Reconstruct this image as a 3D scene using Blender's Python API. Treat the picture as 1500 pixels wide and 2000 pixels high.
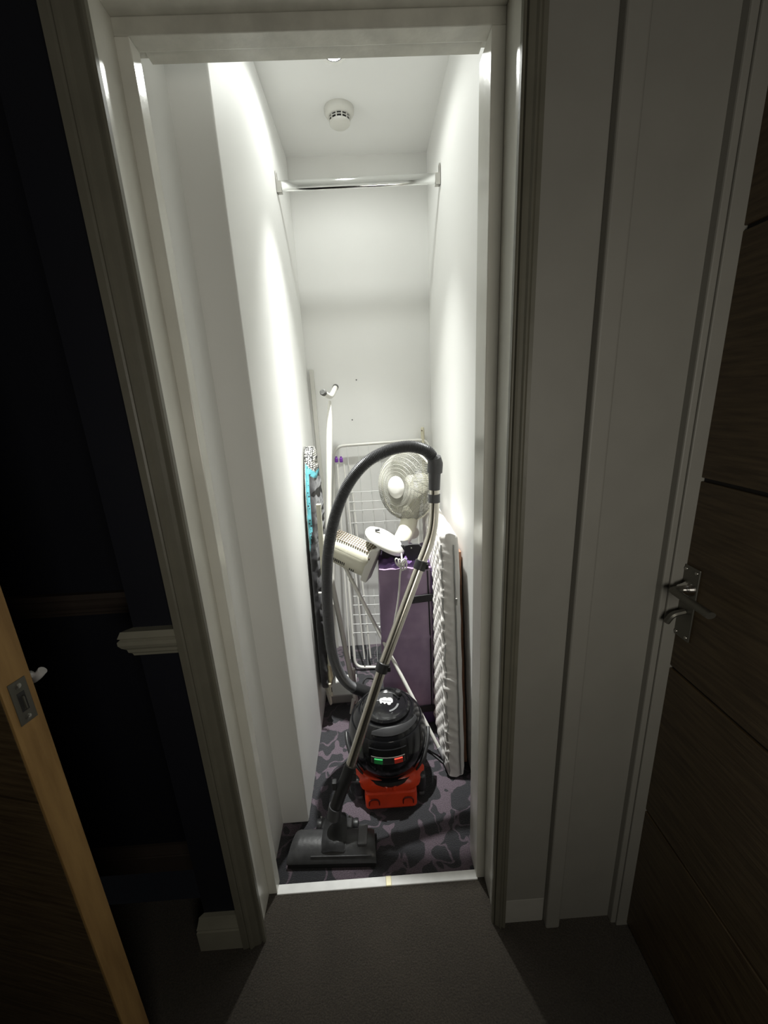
import bpy, bmesh, math, random
from mathutils import Vector, Matrix, noise
random.seed(7)
for o in list(bpy.data.objects): bpy.data.objects.remove(o)
S = bpy.context.scene
COL = S.collection
V = Vector

# ------------------------------------------------------------------ camera
FPX, PITCH, ROLL, YAW = 783.0, 0.27567, -0.05143, 0.02363
CAM = V((0.0, -0.8573, 1.409))
cy, sy, cp, sp = math.cos(YAW), math.sin(YAW), math.cos(PITCH), math.sin(PITCH)
FW = V((sy*cp, cy*cp, -sp)); R0 = V((cy, -sy, 0)); U0 = R0.cross(FW)
RT = R0*math.cos(ROLL) + U0*math.sin(ROLL)
UP = -R0*math.sin(ROLL) + U0*math.cos(ROLL)
cd = bpy.data.cameras.new('camera'); cam = bpy.data.objects.new('camera', cd); COL.objects.link(cam)
cd.sensor_fit = 'VERTICAL'; cd.sensor_height = 36; cd.lens = FPX*36/2000; cd.clip_start = 0.02
M = Matrix((RT, UP, -FW)).transposed().to_4x4(); M.translation = CAM; cam.matrix_world = M
S.camera = cam
# ------------------------------------------------------------------ world, lights, exposure
w = bpy.data.worlds.new('world'); S.world = w; w.use_nodes = True
w.node_tree.nodes['Background'].inputs[0].default_value = (0.8, 0.85, 1, 1)
w.node_tree.nodes['Background'].inputs[1].default_value = 0.002
S.view_settings.view_transform = 'Standard'; S.view_settings.look = 'None'
S.view_settings.gamma = 1; S.view_settings.exposure = 0; S.view_settings.use_curve_mapping = False
LX, LY, LZ = -0.045, 0.70, 2.418
def light(name, kind, loc, energy, color, size, rot=(0, 0, 0), **k):
    l = bpy.data.lights.new(name, kind); l.energy = energy; l.color = color
    if kind == 'AREA': l.size = size
    else: l.shadow_soft_size = size
    for a, b in k.items(): setattr(l, a, b)
    o = bpy.data.objects.new(name, l); o.location = loc; o.rotation_euler = rot; COL.objects.link(o); return o
light('downlight_spill', 'SPOT', (LX, LY, LZ-0.02), 4.6, (0.98, 1.0, 0.95), 0.022, spot_size=math.radians(168), spot_blend=0.4)
light('downlight_beam', 'SPOT', (LX, LY, LZ-0.02), 84.0, (0.985, 1.0, 0.965), 0.022, spot_size=math.radians(66), spot_blend=1.0)
light('downlight_core', 'SPOT', (LX, LY, LZ-0.02), 100.0, (0.985, 1.0, 0.965), 0.022, spot_size=math.radians(46), spot_blend=1.0)
light('downlight_centre', 'SPOT', (LX, LY, LZ-0.02), 190.0, (0.985, 1.0, 0.965), 0.022, spot_size=math.radians(34), spot_blend=1.0)
light('hall_fill', 'AREA', (0.28, -1.35, 1.25), 3.8, (1.0, 0.95, 0.84), 0.4, rot=(math.radians(90), 0, math.radians(8)))  # unseen fill light added behind the camera to brighten hall and cupboard

# ------------------------------------------------------------------ helpers
def at(px, py, X=None, Y=None, Z=None):
    """point of the room seen at a photo pixel, at a measured depth / height / side"""
    d = FW + RT*((px-750)/FPX) - UP*((py-1000)/FPX)
    t = (X-CAM.x)/d.x if X is not None else (Y-CAM.y)/d.y if Y is not None else (Z-CAM.z)/d.z
    return CAM + d*t

def mat(name, col, rough=0.6, metal=0.0, var=0.0, vscale=8, bump=0.0, bscale=60, spec=0.5, coat=0.0, stretch=None, col2=None, emit=None, estr=0, sheen=0):
    m = bpy.data.materials.new(name); m.use_nodes = True; nt = m.node_tree; b = nt.nodes['Principled BSDF']
    b.inputs['Base Color'].default_value = (*col, 1); b.inputs['Roughness'].default_value = rough
    b.inputs['Metallic'].default_value = metal; b.inputs['Specular IOR Level'].default_value = spec
    b.inputs['Coat Weight'].default_value = coat
    if sheen: b.inputs['Sheen Weight'].default_value = sheen
    tc = nt.nodes.new('ShaderNodeTexCoord'); mp = nt.nodes.new('ShaderNodeMapping')
    nt.links.new(tc.outputs['Object'], mp.inputs[0])
    if stretch: mp.inputs['Scale'].default_value = stretch
    if var or col2:
        n = nt.nodes.new('ShaderNodeTexNoise'); n.inputs['Scale'].default_value = vscale; n.inputs['Detail'].default_value = 6
        nt.links.new(mp.outputs[0], n.inputs[0]); r = nt.nodes.new('ShaderNodeValToRGB')
        c2 = col2 or tuple(c*(1-var) for c in col)
        r.color_ramp.elements[0].position = 0.35; r.color_ramp.elements[1].position = 0.65
        r.color_ramp.elements[0].color = (*c2, 1); r.color_ramp.elements[1].color = (*col, 1)
        nt.links.new(n.outputs[0], r.inputs[0]); nt.links.new(r.outputs[0], b.inputs['Base Color'])
    if bump:
        n = nt.nodes.new('ShaderNodeTexNoise'); n.inputs['Scale'].default_value = bscale; n.inputs['Detail'].default_value = 5
        nt.links.new(mp.outputs[0], n.inputs[0]); bp = nt.nodes.new('ShaderNodeBump'); bp.inputs['Strength'].default_value = bump
        bp.inputs['Distance'].default_value = 0.004
        nt.links.new(n.outputs[0], bp.inputs['Height']); nt.links.new(bp.outputs[0], b.inputs['Normal'])
    if emit: b.inputs['Emission Color'].default_value = (*emit, 1); b.inputs['Emission Strength'].default_value = estr
    return m

def box(bm, x0, x1, y0, y1, z0, z1, bev=0.0, seg=2, T=None):
    r = bmesh.ops.create_cube(bm, size=1); vs = r['verts']
    for v in vs: v.co = V((x0+(v.co.x+.5)*(x1-x0), y0+(v.co.y+.5)*(y1-y0), z0+(v.co.z+.5)*(z1-z0)))
    if T is not None:
        for v in vs: v.co = T @ v.co
    if bev:
        es = list({e for v in vs for e in v.link_edges})
        bmesh.ops.bevel(bm, geom=es, offset=bev, segments=seg, affect='EDGES', profile=0.5)
    return bm

def tube(bm, pts, r, n=12, closed=False, flat=None):
    pts = [V(p) for p in pts]; N = len(pts)
    rr = r if isinstance(r, (list, tuple)) else [r]*N
    t0 = (pts[1]-pts[0]).normalized(); a = V((0, 0, 1)) if abs(t0.z) < .9 else V((1, 0, 0))
    u = t0.cross(a).normalized(); rings = []
    for i in range(N):
        if closed: t = (pts[(i+1) % N]-pts[i-1]).normalized()
        else: t = (pts[min(i+1, N-1)]-pts[max(i-1, 0)]).normalized()
        u = (u - t*u.dot(t)).normalized(); v = t.cross(u)
        fa, fb = flat or (1, 1)
        rings.append([bm.verts.new(pts[i]+(u*math.cos(2*math.pi*k/n)*fa+v*math.sin(2*math.pi*k/n)*fb)*rr[i]) for k in range(n)])
    for i in range(N if closed else N-1):
        A, B = rings[i], rings[(i+1) % N]
        for k in range(n): bm.faces.new((A[k], A[(k+1) % n], B[(k+1) % n], B[k]))
    if not closed: bm.faces.new(rings[0][::-1]); bm.faces.new(rings[-1])
    return bm

def spline(P, n=8):
    P = [V(p) for p in P]; Q = [P[0]*2-P[1]]+P+[P[-1]*2-P[-2]]; out = []
    for i in range(1, len(Q)-2):
        a, b, c, d = Q[i-1:i+3]
        for k in range(n):
            t = k/n; out.append(0.5*((2*b)+(c-a)*t+(2*a-5*b+4*c-d)*t*t+(3*b-a-3*c+d)*t**3))
    return out+[P[-1]]

def fillet(P, r, n=6):
    P = [V(p) for p in P]; out = [P[0]]
    for i in range(1, len(P)-1):
        a = P[i]+(P[i-1]-P[i]).normalized()*r; b = P[i]+(P[i+1]-P[i]).normalized()*r
        for k in range(n+1):
            t = k/n; out.append(a*(1-t)**2+P[i]*2*t*(1-t)+b*t*t)
    return out+[P[-1]]

def lathe(bm, prof, c, ax=(0, 0, 1), n=40, sx=1, sy_=1, up=None):
    ax = V(ax).normalized(); a = V(up) if up else (V((1, 0, 0)) if abs(ax.x) < .9 else V((0, 1, 0)))
    u = (a-ax*a.dot(ax)).normalized(); v = ax.cross(u); c = V(c); rings = []
    for r, h in prof:
        if r < 1e-6: rings.append([bm.verts.new(c+ax*h)])
        else: rings.append([bm.verts.new(c+ax*h+u*r*sx*math.cos(2*math.pi*k/n)+v*r*sy_*math.sin(2*math.pi*k/n)) for k in range(n)])
    for A, B in zip(rings, rings[1:]):
        for k in range(n):
            k2 = (k+1) % n
            if len(A) == 1 and len(B) == 1: continue
            if len(A) == 1: bm.faces.new((A[0], B[k2], B[k]))
            elif len(B) == 1: bm.faces.new((A[k], A[k2], B[0]))
            else: bm.faces.new((A[k], A[k2], B[k2], B[k]))
    if len(rings[0]) > 1: bm.faces.new(rings[0][::-1])
    if len(rings[-1]) > 1: bm.faces.new(rings[-1])
    return bm

def prism(bm, poly, f0, f1):
    """poly: 2d points; f0/f1 map (a,b)->3d for both ends"""
    A = [bm.verts.new(f0(a, b)) for a, b in poly]; B = [bm.verts.new(f1(a, b)) for a, b in poly]; n = len(poly)
    for k in range(n): bm.faces.new((A[k], A[(k+1) % n], B[(k+1) % n], B[k]))
    bm.faces.new(A[::-1]); bm.faces.new(B); return bm

ORG = {}
def new(): return bmesh.new()
def link(name, bm, m, parent=None, sm=False, org=None):
    bmesh.ops.recalc_face_normals(bm, faces=bm.faces)
    if parent is not None: org = ORG[parent.name]
    if org is None:
        xs = [v.co for v in bm.verts]
        org = V(((min(c.x for c in xs)+max(c.x for c in xs))/2, (min(c.y for c in xs)+max(c.y for c in xs))/2, min(c.z for c in xs)))
    org = V(org); me = bpy.data.meshes.new(name)
    for v in bm.verts: v.co -= org
    bm.to_mesh(me); bm.free()
    for mm in (m if isinstance(m, (list, tuple)) else [m]): me.materials.append(mm)
    if sm:
        for p in me.polygons: p.use_smooth = True
        try: me.set_sharp_from_angle(angle=math.radians(38 if sm is True else sm))
        except Exception: pass
    o = bpy.data.objects.new(name, me); COL.objects.link(o)
    if parent is not None: o.parent = parent
    else: o.location = org
    ORG[o.name] = org
    return o
def thing(name, label, cat, org, group=None):
    o = bpy.data.objects.new(name, None); COL.objects.link(o); o.location = org; o.empty_display_size = .05
    o['label'] = label; o['category'] = cat; ORG[o.name] = V(org)
    if group: o['group'] = group
    return o
def tag(o, label, cat=None, group=None, kind=None):
    o['label'] = label
    if cat: o['category'] = cat
    if group: o['group'] = group
    if kind: o['kind'] = kind
    return o
def st(name, bm, m, label, cat, sm=False): return tag(link(name, bm, m, sm=sm), label, cat, kind='structure')

# ------------------------------------------------------------------ materials
white_wall = mat('white_wall_paint', (0.885, 0.885, 0.86), 0.55, var=.025, vscale=2.5, bump=.12, bscale=14)
white_ceil = mat('white_ceiling_paint', (0.885, 0.885, 0.865), 0.7, var=.02, vscale=3)
gloss_trim = mat('white_gloss_paint', (0.80, 0.79, 0.72), 0.22, var=.06, vscale=9, bump=.15, bscale=25)
gloss_frame = mat('worn_white_gloss_paint', (0.66, 0.65, 0.58), 0.22, var=.18, vscale=18, bump=.2, bscale=30)
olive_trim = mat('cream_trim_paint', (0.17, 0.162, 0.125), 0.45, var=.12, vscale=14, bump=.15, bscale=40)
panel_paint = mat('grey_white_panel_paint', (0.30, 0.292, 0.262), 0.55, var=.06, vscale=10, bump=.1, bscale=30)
bounce_patch = mat('panel_floor_bounce', (0.46, 0.45, 0.41), 0.5, var=.06, vscale=20)  # panel colour lightened to paint in light bounced off the hall floor
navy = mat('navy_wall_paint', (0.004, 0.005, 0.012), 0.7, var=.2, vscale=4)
dark_wood = mat('dark_oak_veneer', (0.10, 0.07, 0.036), 0.42, col2=(0.055, 0.036, 0.018), vscale=9, bump=.2, bscale=20, stretch=(1, 1.2, 14))
groove_black = mat('black_groove', (0.012, 0.01, 0.01), 0.6)
pine = mat('pine_lipping', (0.36, 0.22, 0.08), 0.55, col2=(0.25, 0.145, 0.05), vscale=10, bump=.1, stretch=(6, 6, .6))
chrome = mat('polished_chrome', (0.82, 0.82, 0.80), 0.12, 1.0)
brushed = mat('brushed_nickel', (0.50, 0.49, 0.46), 0.32, 1.0, bump=.05)
dull_steel = mat('tarnished_steel', (0.20, 0.195, 0.17), 0.42, 0.8)
rail_m = mat('chrome_rail', (0.86, 0.87, 0.86), 0.08, 1.0)
wand_m = mat('satin_steel_tube', (0.80, 0.76, 0.68), 0.24, 1.0)
blackp = mat('black_gloss_plastic', (0.010, 0.010, 0.011), 0.12, coat=.3)
blackm = mat('black_matt_plastic', (0.022, 0.022, 0.023), 0.42, bump=.1, bscale=200)
hose_m = mat('dark_grey_hose_plastic', (0.07, 0.07, 0.075), 0.38)
greyp = mat('dark_grey_plastic', (0.11, 0.11, 0.115), 0.45)
headp = mat('charcoal_plastic', (0.060, 0.060, 0.062), 0.40, var=.3, vscale=40, bump=.2, bscale=60)
brush_m = mat('black_bristle', (0.006, 0.006, 0.006), 0.9)
redp = mat('red_plastic', (0.85, 0.06, 0.012), 0.33, var=.15, vscale=20)
redd = mat('dark_red_plastic', (0.13, 0.008, 0.004), 0.4)
redb = mat('red_button', (0.85, 0.06, 0.03), 0.35); greenb = mat('green_button', (0.02, 0.42, 0.10), 0.35)
sticker = mat('white_print', (0.5, 0.5, 0.5), 0.5); greyprint = mat('grey_print', (0.35, 0.35, 0.36), 0.5)
creamp = mat('cream_plastic', (0.62, 0.60, 0.49), 0.35, var=.04, vscale=10)
whitep = mat('white_plastic', (0.70, 0.69, 0.64), 0.35)
brownv = mat('brown_vent_shadow', (0.10, 0.075, 0.05), 0.7)
wire_m = mat('white_coated_wire', (0.66, 0.67, 0.65), 0.4)
fanwire = mat('grey_coated_wire', (0.27, 0.265, 0.23), 0.4)
tubew = mat('white_enamelled_tube', (0.72, 0.71, 0.66), 0.35, var=.05)
purple_clip = mat('purple_plastic', (0.20, 0.05, 0.38), 0.4)
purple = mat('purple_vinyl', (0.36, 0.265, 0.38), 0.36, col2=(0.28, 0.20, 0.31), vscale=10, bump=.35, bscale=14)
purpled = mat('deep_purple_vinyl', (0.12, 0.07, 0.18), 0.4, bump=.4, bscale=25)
blackf = mat('black_fabric', (0.014, 0.013, 0.015), 0.75, bump=.5, bscale=60, sheen=.2)
quilt = mat('white_quilted_cotton', (0.86, 0.83, 0.80), 0.8, var=.06, vscale=12, bump=.35, bscale=35)
zipm = mat('grey_zip_tape', (0.34, 0.34, 0.33), 0.7)
peach = mat('peach_blanket', (0.52, 0.27, 0.17), 0.9, var=.4, vscale=14, bump=.5)
rubber = mat('grey_ribbed_rubber', (0.09, 0.09, 0.085), 0.7, bump=.6, bscale=150)
beige = mat('beige_painted_wood', (0.66, 0.62, 0.46), 0.5, var=.1, stretch=(3, 3, .5))
brass = mat('worn_brass', (0.80, 0.74, 0.50), 0.4, 0.3)
alu = mat('white_threshold_strip', (0.92, 0.92, 0.90), 0.35, var=.06, vscale=40, bump=.2)
lamp_m = mat('lamp_lens', (1, 1, 1), 0.4, emit=(0.93, 0.97, 1.0), estr=60)
dark_in = mat('dark_interior', (0.03, 0.03, 0.03), 0.8)
shaded_skirt = mat('shaded_white_rail', (0.05, 0.037, 0.03), 0.6)  # white recess mouldings, the darkness of the recess put into their colour

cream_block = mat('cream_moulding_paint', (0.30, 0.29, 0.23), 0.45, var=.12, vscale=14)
def carpet_hall():
    m = mat('brown_grey_carpet', (0.17, 0.145, 0.115), 0.95, sheen=.3); nt = m.node_tree; b = nt.nodes['Principled BSDF']
    tc = nt.nodes.new('ShaderNodeTexCoord'); n = nt.nodes.new('ShaderNodeTexNoise'); n.inputs['Scale'].default_value = 260; n.inputs['Detail'].default_value = 3
    n2 = nt.nodes.new('ShaderNodeTexNoise'); n2.inputs['Scale'].default_value = 7; n2.inputs['Detail'].default_value = 4
    for a in (n, n2): nt.links.new(tc.outputs['Object'], a.inputs[0])
    r = nt.nodes.new('ShaderNodeValToRGB'); r.color_ramp.elements[0].position = .3; r.color_ramp.elements[1].position = .7
    r.color_ramp.elements[0].color = (0.022, 0.018, 0.013, 1); r.color_ramp.elements[1].color = (0.070, 0.058, 0.044, 1)
    mx = nt.nodes.new('ShaderNodeMath'); mx.operation = 'MULTIPLY_ADD'; mx.inputs[1].default_value = .75
    m2 = nt.nodes.new('ShaderNodeMath'); m2.operation = 'MULTIPLY'; m2.inputs[1].default_value = .25
    nt.links.new(n2.outputs[0], m2.inputs[0]); nt.links.new(n.outputs[0], mx.inputs[0]); nt.links.new(m2.outputs[0], mx.inputs[2])
    nt.links.new(mx.outputs[0], r.inputs[0]); nt.links.new(r.outputs[0], b.inputs['Base Color'])
    bp = nt.nodes.new('ShaderNodeBump'); bp.inputs['Strength'].default_value = .9; bp.inputs['Distance'].default_value = .004
    nt.links.new(n.outputs[0], bp.inputs['Height']); nt.links.new(bp.outputs[0], b.inputs['Normal']); return m
def carpet_floral():
    m = mat('purple_floral_carpet', (0.1, 0.1, 0.1), 0.95, sheen=.3); nt = m.node_tree; b = nt.nodes['Principled BSDF']; L = nt.links.new
    tc = nt.nodes.new('ShaderNodeTexCoord'); wn = nt.nodes.new('ShaderNodeTexNoise'); wn.inputs['Scale'].default_value = 9; wn.inputs['Detail'].default_value = 2
    L(tc.outputs['Object'], wn.inputs[0])
    sub = nt.nodes.new('ShaderNodeVectorMath'); sub.operation = 'SUBTRACT'; sub.inputs[1].default_value = (.5, .5, .5); L(wn.outputs['Color'], sub.inputs[0])
    sc = nt.nodes.new('ShaderNodeVectorMath'); sc.operation = 'SCALE'; sc.inputs['Scale'].default_value = .13; L(sub.outputs[0], sc.inputs[0])
    ad = nt.nodes.new('ShaderNodeVectorMath'); ad.operation = 'ADD'; L(tc.outputs['Object'], ad.inputs[0]); L(sc.outputs[0], ad.inputs[1])
    vo = nt.nodes.new('ShaderNodeTexVoronoi'); vo.inputs['Scale'].default_value = 13.5; vo.feature = 'SMOOTH_F1'; vo.inputs['Smoothness'].default_value = .25; L(ad.outputs[0], vo.inputs[0])
    vl = nt.nodes.new('ShaderNodeTexNoise'); vl.inputs['Scale'].default_value = 6.5; vl.inputs['Detail'].default_value = 1.5; L(ad.outputs[0], vl.inputs[0])
    # petals: distance to blob centres, plus thin scroll lines at the mid level of a noise
    pet = nt.nodes.new('ShaderNodeMapRange'); pet.inputs[1].default_value = .60; pet.inputs[2].default_value = .615; L(vo.outputs['Distance'], pet.inputs[0])
    ab = nt.nodes.new('ShaderNodeMath'); ab.operation = 'SUBTRACT'; ab.inputs[1].default_value = .5; L(vl.outputs[0], ab.inputs[0])
    ab2 = nt.nodes.new('ShaderNodeMath'); ab2.operation = 'ABSOLUTE'; L(ab.outputs[0], ab2.inputs[0])
    ln = nt.nodes.new('ShaderNodeMapRange'); ln.inputs[1].default_value = .016; ln.inputs[2].default_value = .008; L(ab2.outputs[0], ln.inputs[0])
    mxm = nt.nodes.new('ShaderNodeMath'); mxm.operation = 'MAXIMUM'; L(pet.outputs[0], mxm.inputs[0]); L(ln.outputs[0], mxm.inputs[1])
    n = nt.nodes.new('ShaderNodeTexNoise'); n.inputs['Scale'].default_value = 300; L(tc.outputs['Object'], n.inputs[0])
    mx = nt.nodes.new('ShaderNodeMix'); mx.data_type = 'RGBA'; mx.inputs[6].default_value = (0.017, 0.017, 0.021, 1); mx.inputs[7].default_value = (0.092, 0.068, 0.086, 1)
    L(mxm.outputs[0], mx.inputs[0])
    m3 = nt.nodes.new('ShaderNodeMix'); m3.data_type = 'RGBA'; m3.blend_type = 'MULTIPLY'; m3.inputs[0].default_value = .9
    r = nt.nodes.new('ShaderNodeValToRGB'); r.color_ramp.elements[0].position = .3; r.color_ramp.elements[1].position = .7; r.color_ramp.elements[0].color = (.5, .5, .5, 1); r.color_ramp.elements[1].color = (1.4, 1.4, 1.4, 1)
    L(n.outputs[0], r.inputs[0]); L(mx.outputs[2], m3.inputs[6]); L(r.outputs[0], m3.inputs[7]); L(m3.outputs[2], b.inputs['Base Color'])
    bp = nt.nodes.new('ShaderNodeBump'); bp.inputs['Strength'].default_value = .8; bp.inputs['Distance'].default_value = .004
    L(n.outputs[0], bp.inputs['Height']); L(bp.outputs[0], b.inputs['Normal']); return m
hall_carpet = carpet_hall(); floral = carpet_floral()

# ------------------------------------------------------------------ room shell
XL, XR, YB, ZC, Y1 = -0.293, 0.315, 1.237, 2.429, 0.207
LL, LR, YL = -0.382, 0.267, -0.10      # lining faces left/right, hall-side wall plane
OL, OR_, ZH = -0.357, 0.242, 2.0       # door stop faces, head
st('floor_cupboard', box(new(), LL, 0.46, 0.012, 1.40, -0.06, 0.0), floral, 'dark purple floral patterned carpet inside the cupboard', 'carpet')
st('floor_hall', box(new(), -2.2, 0.75, -2.6, 0.004, -0.06, 0.002), hall_carpet, 'brown grey carpet of the hall in front of the cupboard', 'carpet')
st('ceiling_cupboard', box(new(), -0.55, 0.46, 0.09, 1.40, ZC, ZC+.08), white_ceil, 'white ceiling inside the cupboard', 'ceiling')
st('ceiling_hall', box(new(), -2.2, 0.75, -2.6, 0.09, 2.50, 2.58), white_ceil, 'white hall ceiling above the cupboard door', 'ceiling')
st('wall_back', box(new(), -0.55, 0.46, YB, 1.40, 0, ZC), white_wall, 'white back wall of the cupboard', 'wall')
bmw = new(); box(bmw, -0.516, XL, Y1, YB, 0, ZC, bev=.004)
st('wall_left', bmw, white_wall, 'white left wall of the cupboard starting with a square corner', 'wall')
st('wall_right', box(new(), XR, 0.46, 0.09, YB, 0, ZC), white_wall, 'white right wall of the cupboard', 'wall')
bmw = new(); box(bmw, -0.516, LL-.018, -0.10, 0.088, 0, 2.5)
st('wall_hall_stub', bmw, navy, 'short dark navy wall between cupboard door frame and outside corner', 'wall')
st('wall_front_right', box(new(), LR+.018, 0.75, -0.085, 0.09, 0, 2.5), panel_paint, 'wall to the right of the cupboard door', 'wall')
st('wall_front_head', box(new(), LL-.018, LR+.018, -0.10, 0.09, ZH+.045, 2.5), white_wall, 'wall above the cupboard door', 'wall')
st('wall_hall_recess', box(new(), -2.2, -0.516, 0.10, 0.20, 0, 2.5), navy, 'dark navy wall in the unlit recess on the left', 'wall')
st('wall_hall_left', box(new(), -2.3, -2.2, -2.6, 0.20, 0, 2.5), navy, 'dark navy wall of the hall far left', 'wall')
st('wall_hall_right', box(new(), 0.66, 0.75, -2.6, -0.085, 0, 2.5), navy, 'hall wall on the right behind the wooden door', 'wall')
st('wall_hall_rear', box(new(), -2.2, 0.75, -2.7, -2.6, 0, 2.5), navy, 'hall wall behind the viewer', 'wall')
# linings of the cupboard door
st('wall_left_reveal', box(new(), -0.516, LL, 0.088, Y1+.004, 0, ZC), white_wall, 'white reveal just inside the cupboard door on the left', 'wall')
st('trim_1', box(new(), LL-.018, LL+.0005, -0.098, 0.090, 0, ZH+.045, bev=.0015), gloss_trim, 'white painted left lining board of the cupboard door', 'door frame')
st('trim_2', box(new(), LR, LR+.018, -0.098, 0.085, 0, ZH+.045, bev=.0015), gloss_trim, 'white painted right lining board of the cupboard door', 'door frame')
st('trim_3', box(new(), LL, LR, -0.098, 0.085, ZH+.025, ZH+.045, bev=.0015), gloss_frame, 'white painted head lining board of the cupboard door', 'door frame')
st('trim_4', box(new(), LL, OL, 0.0, 0.034, 0, ZH, bev=.0018), gloss_trim, 'white door stop strip on the left side of the cupboard door', 'door stop')
st('trim_5', box(new(), OR_, LR, 0.0, 0.080, 0, ZH, bev=.0018), gloss_trim, 'white door stop strip on the right side of the cupboard door', 'door stop')
bmw = new(); box(bmw, LL, LR, 0.0, 0.034, ZH, ZH+.025, bev=.0018); box(bmw, OL, OR_, 0.034, 0.082, ZH+.014, ZH+.025, bev=.001)
st('trim_6', bmw, gloss_frame, 'scuffed white door stop across the head of the cupboard door', 'door stop')
# architraves (moulded section swept up the wall)
def arch(x_in, x_out, z0, z1, y=YL):
    w_ = abs(x_out-x_in); s = 1 if x_out > x_in else -1
    sec = [(0, 0), (0, .010), (.06, .0125), (.12, .0125), (.14, .009), (.17, .009), (.22, .015), (.34, .017), (.50, .019), (.58, .024), (.66, .025), (.70, .021), (.74, .020), (.80, .022), (1, .024), (1, 0)]
    bm = new(); f = lambda z: (lambda a, b: V((x_in+s*a*w_, y-b, z)))
    return prism(bm, sec, f(z0), f(z1))
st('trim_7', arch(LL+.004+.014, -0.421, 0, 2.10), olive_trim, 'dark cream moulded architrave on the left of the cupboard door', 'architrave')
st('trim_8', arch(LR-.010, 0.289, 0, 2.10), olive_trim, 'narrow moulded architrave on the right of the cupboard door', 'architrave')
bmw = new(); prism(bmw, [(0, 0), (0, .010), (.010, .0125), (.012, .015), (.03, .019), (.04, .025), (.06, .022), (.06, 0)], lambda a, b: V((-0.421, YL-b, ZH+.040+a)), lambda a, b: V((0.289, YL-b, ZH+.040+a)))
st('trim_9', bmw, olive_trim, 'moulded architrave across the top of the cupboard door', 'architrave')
# boxed panels to the right
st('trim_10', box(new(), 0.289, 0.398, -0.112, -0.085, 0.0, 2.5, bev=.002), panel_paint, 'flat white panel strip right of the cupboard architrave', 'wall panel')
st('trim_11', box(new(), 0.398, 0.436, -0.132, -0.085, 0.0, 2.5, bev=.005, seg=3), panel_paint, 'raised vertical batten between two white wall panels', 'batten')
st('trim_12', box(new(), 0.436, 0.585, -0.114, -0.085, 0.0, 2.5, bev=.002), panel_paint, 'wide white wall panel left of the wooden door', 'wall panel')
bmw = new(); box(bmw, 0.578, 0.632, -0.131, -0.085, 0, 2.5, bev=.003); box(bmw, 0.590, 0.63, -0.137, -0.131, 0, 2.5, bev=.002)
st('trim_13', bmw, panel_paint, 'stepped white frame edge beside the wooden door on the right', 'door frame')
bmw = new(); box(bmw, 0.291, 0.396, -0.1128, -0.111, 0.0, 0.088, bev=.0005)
st('floor_bounce_patch', bmw, bounce_patch, 'floor-bounced light painted on the foot of the panel right of the architrave', 'wall panel')

# skirting + dado, left stub and recess
def moulding(x0, x1, y, z0, h, t, sec, miter=0):
    bm = new(); return prism(bm, sec, lambda a, b: V((x0-b*t*miter, y-b*t, z0+a*h)), lambda a, b: V((x1, y-b*t, z0+a*h)))
SK = [(0, 0), (0, 1), (.62, 1), (.66, .88), (.70, .95), (.78, .80), (.90, .62), (1, .5), (1, 0)]
DR = [(0, 0), (.0, .30), (.10, .36), (.18, .55), (.30, .60), (.42, .85), (.55, 1.0), (.68, 1.0), (.74, .80), (.80, .95), (1.0, .72), (1, 0)]
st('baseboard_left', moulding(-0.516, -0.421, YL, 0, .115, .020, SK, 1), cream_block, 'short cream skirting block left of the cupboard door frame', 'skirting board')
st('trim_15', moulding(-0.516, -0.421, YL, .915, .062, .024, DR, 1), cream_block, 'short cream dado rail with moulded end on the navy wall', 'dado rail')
st('baseboard_recess', moulding(-2.2, -0.516, .10, 0, .10, .016, SK), shaded_skirt, 'white skirting board of the dark recess wall, its shade painted in as brown', 'skirting board')
st('trim_16', moulding(-2.2, -0.516, .10, .91, .062, .02, DR), shaded_skirt, 'white dado rail across the dark recess wall, its shade painted in as brown', 'dado rail')

# threshold strip
t = thing('threshold_strip', 'shiny white threshold strip between floral carpet and hall carpet', 'threshold', (0, .012, 0)); t['kind'] = 'structure'
link('strip', box(new(), OL, OR_+.004, -0.006, 0.020, 0, .0065, bev=.002), alu, t)
link('brass_joint', box(new(), -.032, -.014, -0.0066, 0.0205, 0.0005, .0072, bev=.002), brass, t)

# ------------------------------------------------------------------ door_1 : boarded wooden door on the right
XD = 0.617
d1 = thing('door_1', 'dark brown wooden door with black horizontal grooves on the right', 'door', (XD+.02, -.53, .005)); d1['kind'] = 'structure'
link('core', box(new(), XD+.006, XD+.036, -.935, -.132, .008, 1.995), groove_black, d1)
zs = [.008, .413, .823, 1.233, 1.643, 1.995]
for a, b in zip(zs, zs[1:]):
    link('board', box(new(), XD, XD+.007, -.935, -.132, a+.0035, b-.0035, bev=.0015), dark_wood, d1)
hp = link('handle_plate', box(new(), XD-.004, XD, -.175, -.135, .905, 1.062, bev=.0015), dull_steel, d1)
bm = new(); l0 = at(1312, 1152, X=XD-.040); l1 = at(1388, 1203, X=XD-.042); tube(bm, fillet([V((XD-.002, l0.y, l0.z)), l0, l1], .010), [.0085]*8+[.0095], 14, flat=(1, .7))
link('lever', bm, dull_steel, d1, sm=True)
bm = new(); lathe(bm, [(.016, 0), (.016, .004), (.012, .012), (.010, .02)], (XD-.004, l0.y, l0.z), (-1, 0, 0), 20); link('lever_rose', bm, chrome, hp, sm=True)
bm = new(); tube(bm, fillet([(XD-.004, -.155, .965), (XD-.028, -.155, .960), (XD-.034, -.150, .940)], .008), .006, 8); link('key_turn', bm, dull_steel, hp, sm=True)
for yy in (-.142, -.168):
    for zz in (.913, 1.054):
        bm = new(); lathe(bm, [(.0035, 0), (.003, .0015), (0, .0018)], (XD-.004, yy, zz), (-1, 0, 0), 10); link('screw', bm, brushed, hp, sm=True)

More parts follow.
